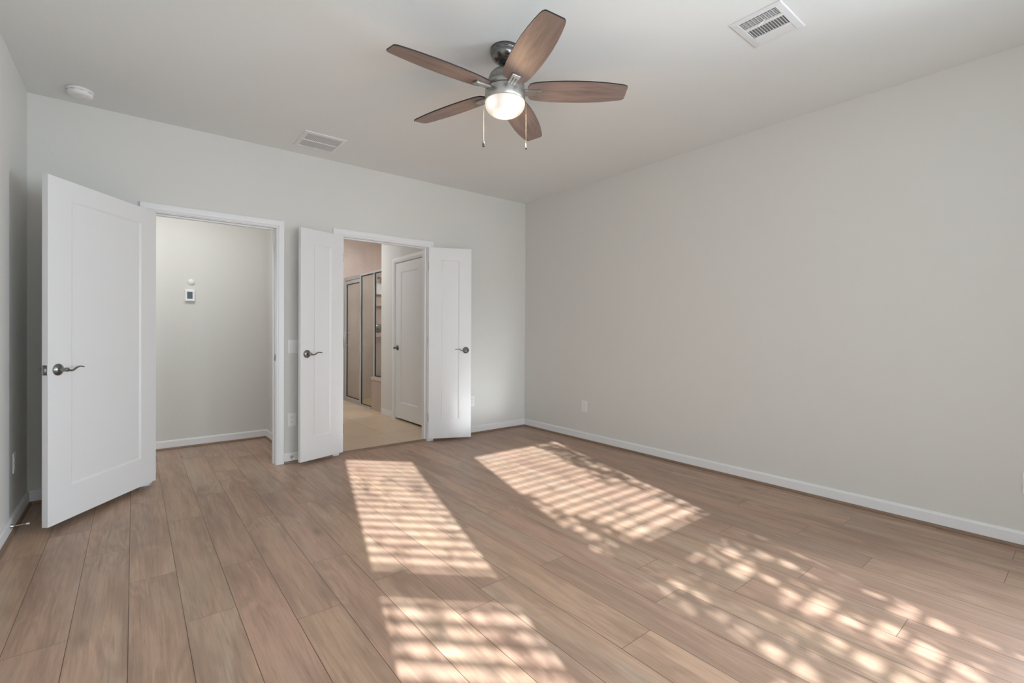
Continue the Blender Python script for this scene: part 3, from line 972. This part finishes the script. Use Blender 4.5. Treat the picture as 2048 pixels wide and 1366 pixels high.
th_ = empty('thermostat', wall_T(-3.3575, HY, 1.510, 'back'), 'small white thermostat with dark screen on the hallway wall', 'thermostat')
mb = MB()
mb.box((-0.036, 0.0002, -0.052), (0.036, 0.008, 0.052), M['plastic'], 0.003)
mb.build('mounting_plate', th_)
mb = MB()
mb.box((-0.043, 0.008, -0.0575), (0.043, 0.026, 0.0575), M['plastic'], 0.006)
mb.build('body', th_)
mb = MB()
mb.box((-0.0225, 0.0245, -0.034), (0.0225, 0.0268, 0.036), M['screen'], 0.0008)
mb.build('screen', th_)["label"] = "dark blue grey display"
sn = empty('wall_sensor', wall_T(-3.347, HY, 1.648, 'back') @ Matrix.Rotation(-PI / 2, 4, 'X'), 'small round white disc sensor above the thermostat', 'sensor')
mb = MB()
mb.lathe([(0.0005, 0.0002), (0.0265, 0.0002), (0.0268, 0.010), (0.0255, 0.0125), (0.0005, 0.0132)], M['plastic'], 36)
mb.build('disc', sn)

def spring_stop(T, label):
    r = empty('door_stop', T, label, 'door stop', 'spring door stops')
    mb = MB()
    mb.lathe([(0.0005, 0.0), (0.0125, 0.0), (0.0120, 0.003), (0.0075, 0.013), (0.0055, 0.016), (0.0005, 0.016)], M['nickel_fan'], 20)
    mb.build('base_cone', r)
    mb = MB()
    pts = []
    for i in range(200):
        a = i / 10 * 2 * PI
        pts.append((0.0030 * math.cos(a), 0.0030 * math.sin(a), 0.012 + 0.052 * i / 199))
    mb.tube(pts, 0.0011, M['brass'], 5)
    mb.build('spring', r)
    mb = MB()
    mb.lathe([(0.0005, 0.062), (0.0048, 0.062), (0.0058, 0.066), (0.0058, 0.074), (0.0045, 0.077), (0.0005, 0.0775)], M['plastic'], 16)
    mb.build('rubber_tip', r)["label"] = "white rubber tip"
    return r
spring_stop(Matrix.Translation((-W + 0.0132, -0.630, 0.056)) @ Matrix.Rotation(PI / 2, 4, 'Y'), 'spring door stop on the left baseboard near the wide open door')
spring_stop(Matrix.Translation((-2.703, -0.0132, 0.054)) @ Matrix.Rotation(PI / 2, 4, 'X'), 'spring door stop on the short baseboard between the doorways')

# ------------------------------------------------------------------ shower seen through the bathroom doorway
XS = -1.03
sh = empty('shower_enclosure', TR(XS, 0, 0), 'framed clear glass shower enclosure inside the bathroom', 'shower enclosure')
def bar(name, y0, y1, z0, z1, dx=0.016, parent=sh, m='chrome', bev=0.003, xo=0.0):
    mb = MB()
    mb.box((xo - dx, y0, z0), (xo + dx, y1, z1), M[m], bev)
    return mb.build(name, parent)
bar('base_track', 2.27, 3.395, 0.012, 0.036, 0.022)
bar('wall_post', 3.352, 3.398, 0.036, 2.040, 0.018)
bar('header', 2.70, 3.352, 1.985, 2.040, 0.024)
bar('header', 1.786, 2.70, 2.012, 2.040, 0.018)
bar('post', 2.680, 2.722, 0.036, 2.012, 0.018)
bar('post', 2.158, 2.194, 0.482, 2.012, 0.016)
bar('sill_track', 1.786, 2.158, 0.482, 0.503, 0.016)
dp = bar('shower_door', 3.318, 3.346, 0.050, 1.980, 0.013)
bar('door_stile', 2.726, 2.748, 0.050, 1.980, 0.013, dp)
bar('door_rail', 2.748, 3.318, 0.050, 0.082, 0.013, dp)
bar('door_rail', 2.748, 3.318, 1.925, 1.980, 0.013, dp)
mb = MB()
mb.box((-0.003, 2.748, 0.082), (0.003, 3.318, 1.925), M['glass'])
mb.build('glass_pane', dp)
mb = MB()
for z in (0.93, 1.13):
    mb.tube([(-0.012, 3.285, z), (-0.045, 3.285, z)], 0.006, M['chrome'], 10)
mb.tube([(-0.045, 3.285, 0.90), (-0.045, 3.285, 1.16)], 0.008, M['chrome'], 12)
mb.build('door_pull', dp)
def gasket(y0, y1, z0, z1, parent=sh):
    mb = MB()
    g = 0.011
    mb.box((-0.008, y0, z0), (0.008, y0 + g, z1), M['black'])
    mb.box((-0.008, y1 - g, z0), (0.008, y1, z1), M['black'])
    mb.box((-0.008, y0 + g, z0), (0.008, y1 - g, z0 + g), M['black'])
    mb.box((-0.008, y0 + g, z1 - g), (0.008, y1 - g, z1), M['black'])
    mb.build('gasket', parent)["label"] = "black rubber gasket"
gasket(2.748, 3.318, 0.082, 1.925, dp)
mb = MB(); mb.box((-0.003, 2.195, 0.036), (0.003, 2.680, 2.012), M['glass']); mb.build('glass_pane', sh)
gasket(2.195, 2.680, 0.036, 2.012)
mb = MB(); mb.box((-0.003, 1.786, 0.503), (0.003, 2.158, 2.012), M['glass']); mb.build('glass_pane', sh)
gasket(1.786, 2.158, 0.503, 2.012)

kw = empty('wall_shower_knee', TR(0, 0, 0), 'low tiled knee wall with a pale cap under the shower glass', 'wall', kind='structure')
mb = MB()
mb.box((XS - 0.012, 1.784, 0.0), (XS + 0.10, 2.262, 0.444), M['shower_tile_y'])
mb.build('knee_tiles', kw)
mb = MB()
mb.box((XS + 0.020, 2.262, 0.444), (XS + 0.13, 2.376, 0.4815), M['cap'], 0.004)
mb.box((XS - 0.022, 1.784, 0.444), (XS + 0.13, 2.262, 0.4815), M['cap'], 0.004)
mb.build('cap_ledge', kw)

SY = 3.40
def endT(x, z):
    return Matrix.Translation((x, SY, z)) @ Matrix.Rotation(PI / 2, 4, 'X')   # local z -> -y (out of the end wall)
shd = empty('shower_fixture', endT(-0.455, 2.085), 'chrome shower head on the tiled wall behind the glass', 'shower head')
mb = MB()
mb.lathe([(0.0005, 0.0003), (0.027, 0.0003), (0.024, 0.008), (0.010, 0.012), (0.0005, 0.012)], M['nickel'], 24)
mb.build('flange', shd)
mb = MB()
mb.tube([(0, 0, 0.008), (0, 0.005, 0.05), (0, -0.010, 0.095), (0, -0.036, 0.125)], 0.0095, M['nickel'], 12)
mb.build('arm', shd)
mb = MB()
mb.lathe([(0.0005, 0.0), (0.014, 0.0), (0.018, 0.022), (0.043, 0.050), (0.045, 0.060), (0.0005, 0.062)], M['nickel'], 28, Matrix.Translation((0, -0.032, 0.118)) @ Matrix.Rotation(dr(50), 4, 'X'))
mb.build('spray_head', shd)
vl = empty('shower_valve', endT(-0.455, 1.205), 'chrome shower valve handle on the tiled wall behind the glass', 'shower valve')
mb = MB()
mb.lathe([(0.0005, 0.0003), (0.078, 0.0003), (0.076, 0.006), (0.050, 0.012), (0.030, 0.020), (0.0005, 0.020)], M['nickel'], 36)
mb.build('escutcheon', vl)
mb = MB()
mb.lathe([(0.0005, 0.020), (0.024, 0.020), (0.022, 0.052), (0.0005, 0.056)], M['nickel'], 24)
mb.tube([(0, 0, 0.045), (0.02, 0.03, 0.050), (0.035, 0.068, 0.052)], [0.010, 0.008, 0.006], M['nickel'], 10)
mb.build('valve_handle', vl)
for z, lab in ((1.60, 'pale ceramic shelf on the shower wall below the shower head'), (1.06, 'pale ceramic shelf on the shower wall below the chrome valve')):
    cs = empty('shower_shelf', Matrix.Translation((-0.43, SY, z)), lab, 'shelf', 'ceramic shower shelves')
    mb = MB()
    t = bmesh.new()
    pts = [(0.11 * math.cos(a) * 1.0, -0.095 * math.sin(a)) for a in [PI * i / 14 for i in range(15)]]
    lo = [t.verts.new((x, y, 0)) for x, y in pts]
    hi = [t.verts.new((x, y, 0.022)) for x, y in pts]
    t.faces.new(lo); t.faces.new(hi)
    for i in range(15):
        t.faces.new((lo[i], lo[(i + 1) % 15], hi[(i + 1) % 15], hi[i]))
    bmesh.ops.recalc_face_normals(t, faces=t.faces[:])
    mb.add(t, M['cap'])
    mb.build('ledge', cs)
nb = empty('shower_box', Matrix.Translation((-0.435, SY, 1.795)), 'pale box on the shower wall under the shower head', 'caddy')  # plain pale box, use unknown
mb = MB()
mb.box((-0.075, -0.085, 0), (0.075, -0.0003, 0.20), M['plastic'], 0.008)
mb.build('box_body', nb)

# ------------------------------------------------------------------ windows behind the viewpoint (left and centre cast the striped sunlight; the others are added for fill)
def window(name, p, ang, wd, label, closed=False):
    """p = lower-left inner corner line of the opening on the wall face; local x along the wall, +y into the room"""
    r = empty(name, TR(p[0], p[1], 0, ang), label, 'window', kind='structure')
    z0, z1 = ZS0 - 0.04, ZS1 + 0.05
    mb = MB()
    for x0, x1 in ((0, 0.02), (wd - 0.02, wd)):
        mb.box((x0, -0.118, z0), (x1, -0.002, z1), M['trim'])
    mb.box((0.02, -0.118, z0), (wd - 0.02, -0.002, ZS0), M['trim'])
    mb.box((0.02, -0.118, ZS1 + 0.03), (wd - 0.02, -0.002, z1), M['trim'])
    mb.box((0.02, -0.108, ZR0), (wd - 0.02, -0.072, ZR1), M['trim'])
    mb.build('window_frame', r)
    mb = MB()
    mb.box((0.02, -0.092, ZS0), (wd - 0.02, -0.088, ZR0), M['glass'])
    mb.box((0.02, -0.092, ZR1), (wd - 0.02, -0.088, ZS1 + 0.03), M['glass'])
    mb.build('window_pane', r)
    b = MB()
    b.box((0.024, -0.066, ZS1), (wd - 0.024, -0.012, ZS1 + 0.028), M['slat'])
    b.build('blind_headrail', r)
    b = MB()
    pitch = 0.0455
    z = ZS1 - 0.02
    tilt = dr(76 if closed else -6)
    while z > ZS0 + 0.02:
        b.box((0.026, -0.025, -0.0013), (wd - 0.026, 0.025, 0.0013), M['slat'], 0, Matrix.Translation((0, -0.038, z)) @ Matrix.Rotation(tilt, 4, 'X'))
        z -= pitch
    o = b.build('blind_slats', r)
    o["kind"] = 'stuff'
    return r
dL = Vector((BL1[0] - BL0[0], BL1[1] - BL0[1], 0)).normalized()
aL = math.atan2(dL.y, dL.x)
window('window_1', (BL0[0] + dL.x * 0.725, BL0[1] + dL.y * 0.725), aL, 0.713, 'white slatted bay window behind the viewpoint on the left')
window('window_2', (BL1[0] + 0.248, BL1[1]), 0.0, 1.109, 'white slatted central bay window behind the viewpoint')
dR = Vector((BR0[0] - BR1[0], BR0[1] - BR1[1], 0)).normalized()
window('fill_window_bay', (BR1[0] + dR.x * 0.29, BR1[1] + dR.y * 0.29), math.atan2(dR.y, dR.x), 0.64, 'added bay window with closed white slats for fill light, unseen behind the viewpoint on the right', closed=True)  # unseen window, added to go with the right-hand fill light

window('fill_window_side', (0, -4.95), PI / 2, 0.62, 'added slatted side window for fill light, unseen in the right wall')  # invented window, put here so fill light reaches the left side

# shrub outside whose leaves dapple the sunlight
def shrub():
    rng = random.Random(3)
    r = empty('garden_shrub', TR(-3.5, -8.4, 0), 'tall leafy shrub growing outside the bay window', 'shrub')
    mb = MB()
    for i in range(9):
        x, y = rng.uniform(-0.5, 0.5), rng.uniform(-0.25, 0.25)
        mb.tube([(x * 0.3, y, 0), (x * 0.7, y, 0.8), (x * 1.2, y, 1.6), (x * 1.6, y, 2.3 + rng.uniform(0, 0.6))], [0.02, 0.014, 0.009, 0.003], M['shoe'], 6)
    mb.build('stem', r)
    mb = MB()
    def leaf(x, y, z, s):
        T = Matrix.Translation((x, y, z)) @ Matrix.Rotation(rng.uniform(0, 6.28), 4, 'Z') @ Matrix.Rotation(rng.uniform(-1.3, 1.3), 4, 'X') @ Matrix.Rotation(rng.uniform(-1, 1), 4, 'Y')
        pts = [(-1, 0, 0), (-0.5, -0.36, 0.05), (0.1, -0.42, 0.08), (0.65, -0.25, 0.05), (1, 0, -0.05), (0.65, 0.25, 0.05), (0.1, 0.42, 0.08), (-0.5, 0.36, 0.05)]
        mb.face([T @ Vector((a * s, b * s, c * s)) for a, b, c in pts], M['leaf'])
    OX = -3.5
    gaps = [(-3.01, 2.10, .050), (-3.0, 2.04, .050), (-2.77, 2.06, .050), (-2.82, 2.01, .055), (-3.02, 2.0, .040), (-2.87, 1.91, .055), (-2.88, 1.865, .055),
            (-2.89, 1.82, .060), (-2.54, 1.80, .045), (-2.52, 1.76, .050), (-2.53, 1.71, .050), (-2.51, 1.67, .050), (-2.84, 1.79, .055), (-3.08, 1.79, .045),
            (-3.03, 1.74, .050), (-2.74, 1.72, .060), (-3.03, 1.69, .055), (-2.75, 1.66, .070), (-2.62, 1.64, .050), (-3.52, 1.83, .045), (-2.90, 1.70, .05),
            (-2.72, 2.11, .030), (-2.75, 1.97, .030), (-2.87, 1.96, .030), (-3.31, 2.02, .034), (-3.30, 1.97, .034), (-3.33, 1.92, .034), (-3.31, 1.86, .036),
            (-3.30, 1.80, .034), (-2.50, 2.99, .05), (-2.47, 2.89, .045), (-2.56, 2.58, .04), (-2.41, 2.46, .05), (-2.61, 2.62, .03), (-3.2, 1.70, .04), (-3.42, 1.74, .04), (-2.92, 1.62, .06), (-3.15, 1.60, .06), (-2.62, 1.90, .028)]
    def put(n, x0, x1, z0, z1, s0, s1, ok=lambda x, z: True):
        k = 0
        for _ in range(n * 8):
            if k >= n:
                return
            x, z, s_ = rng.uniform(x0, x1), rng.uniform(z0, z1), rng.uniform(s0, s1)
            if ok(x, z) and all((x - gx) ** 2 + (z - gz) ** 2 > (g * 0.54 + s_ * 0.32) ** 2 for gx, gz, g in gaps):
                leaf(x - OX, rng.uniform(-0.10, 0.10), z, s_)
                k += 1
    def edge(x, z):        # the crown's upper left outline
        return z < 2.62 and x < -3.22 - (z - 2.22) * 0.87 + 0.02
    put(2300, -3.75, -2.36, 1.30, 2.135, 0.030, 0.055)                 # dense lower crown
    put(170, -3.75, -3.2, 2.1, 2.62, 0.035, 0.06, edge)                # rising shoulder on the left
    put(330, -2.74, -2.38, 2.42, 2.93, 0.025, 0.045)                     # a tall thin shoot
    put(60, -2.60, -2.38, 2.10, 2.42, 0.025, 0.04)
    put(34, -3.4, -2.75, 2.2, 2.95, 0.020, 0.036)                     # loose leaves
    for cx_, cz_, n_, sp in [(-4.53, 2.82, 5, .04), (-4.22, 2.82, 5, .04), (-4.25, 2.64, 7, .05), (-4.34, 2.9, 4, .04), (-4.49, 2.43, 7, .03), (-4.24, 2.43, 4, .03),
                             (-4.13, 2.44, 7, .03), (-4.50, 2.38, 4, .02), (-4.48, 2.28, 4, .025), (-4.12, 2.17, 4, .025), (-4.46, 2.19, 6, .03), (-4.62, 2.19, 5, .03),
                             (-4.29, 2.11, 6, .03), (-4.25, 2.05, 6, .03), (-4.36, 2.05, 5, .03), (-4.06, 2.06, 4, .03), (-4.52, 2.02, 6, .04), (-4.4, 1.95, 8, .06), (-4.2, 1.9, 8, .06)]:
        for _ in range(n_):
            leaf(cx_ + rng.gauss(0, sp) - OX, rng.uniform(-0.1, 0.1), cz_ + rng.gauss(0, sp), rng.uniform(0.022, 0.042))
    put(14, -4.62, -4.12, 2.5, 3.15, 0.018, 0.030)
    put(130, -4.68, -4.04, 1.70, 2.31, 0.020, 0.036)
    o = mb.build('foliage', r)
    o["kind"] = 'stuff'
shrub()

# ------------------------------------------------------------------ lamps of the hall, bathroom and shower (above the door heads)
area("hall_ceiling_lamp", (-3.75, 0.30, 2.71), (0, -0.25, -1), 1.0, 0.25, 17, (0.98, 0.985, 1.0))
area("bathroom_ceiling_lamp", (-1.95, 2.2, 2.71), (0, 0, -1), 0.5, 0.5, 21, (0.95, 0.97, 1.0))
area("shower_ceiling_lamp", (-0.60, 1.95, 2.71), (0, 0.1, -1), 0.25, 0.25, 23, (0.97, 0.98, 1.0))
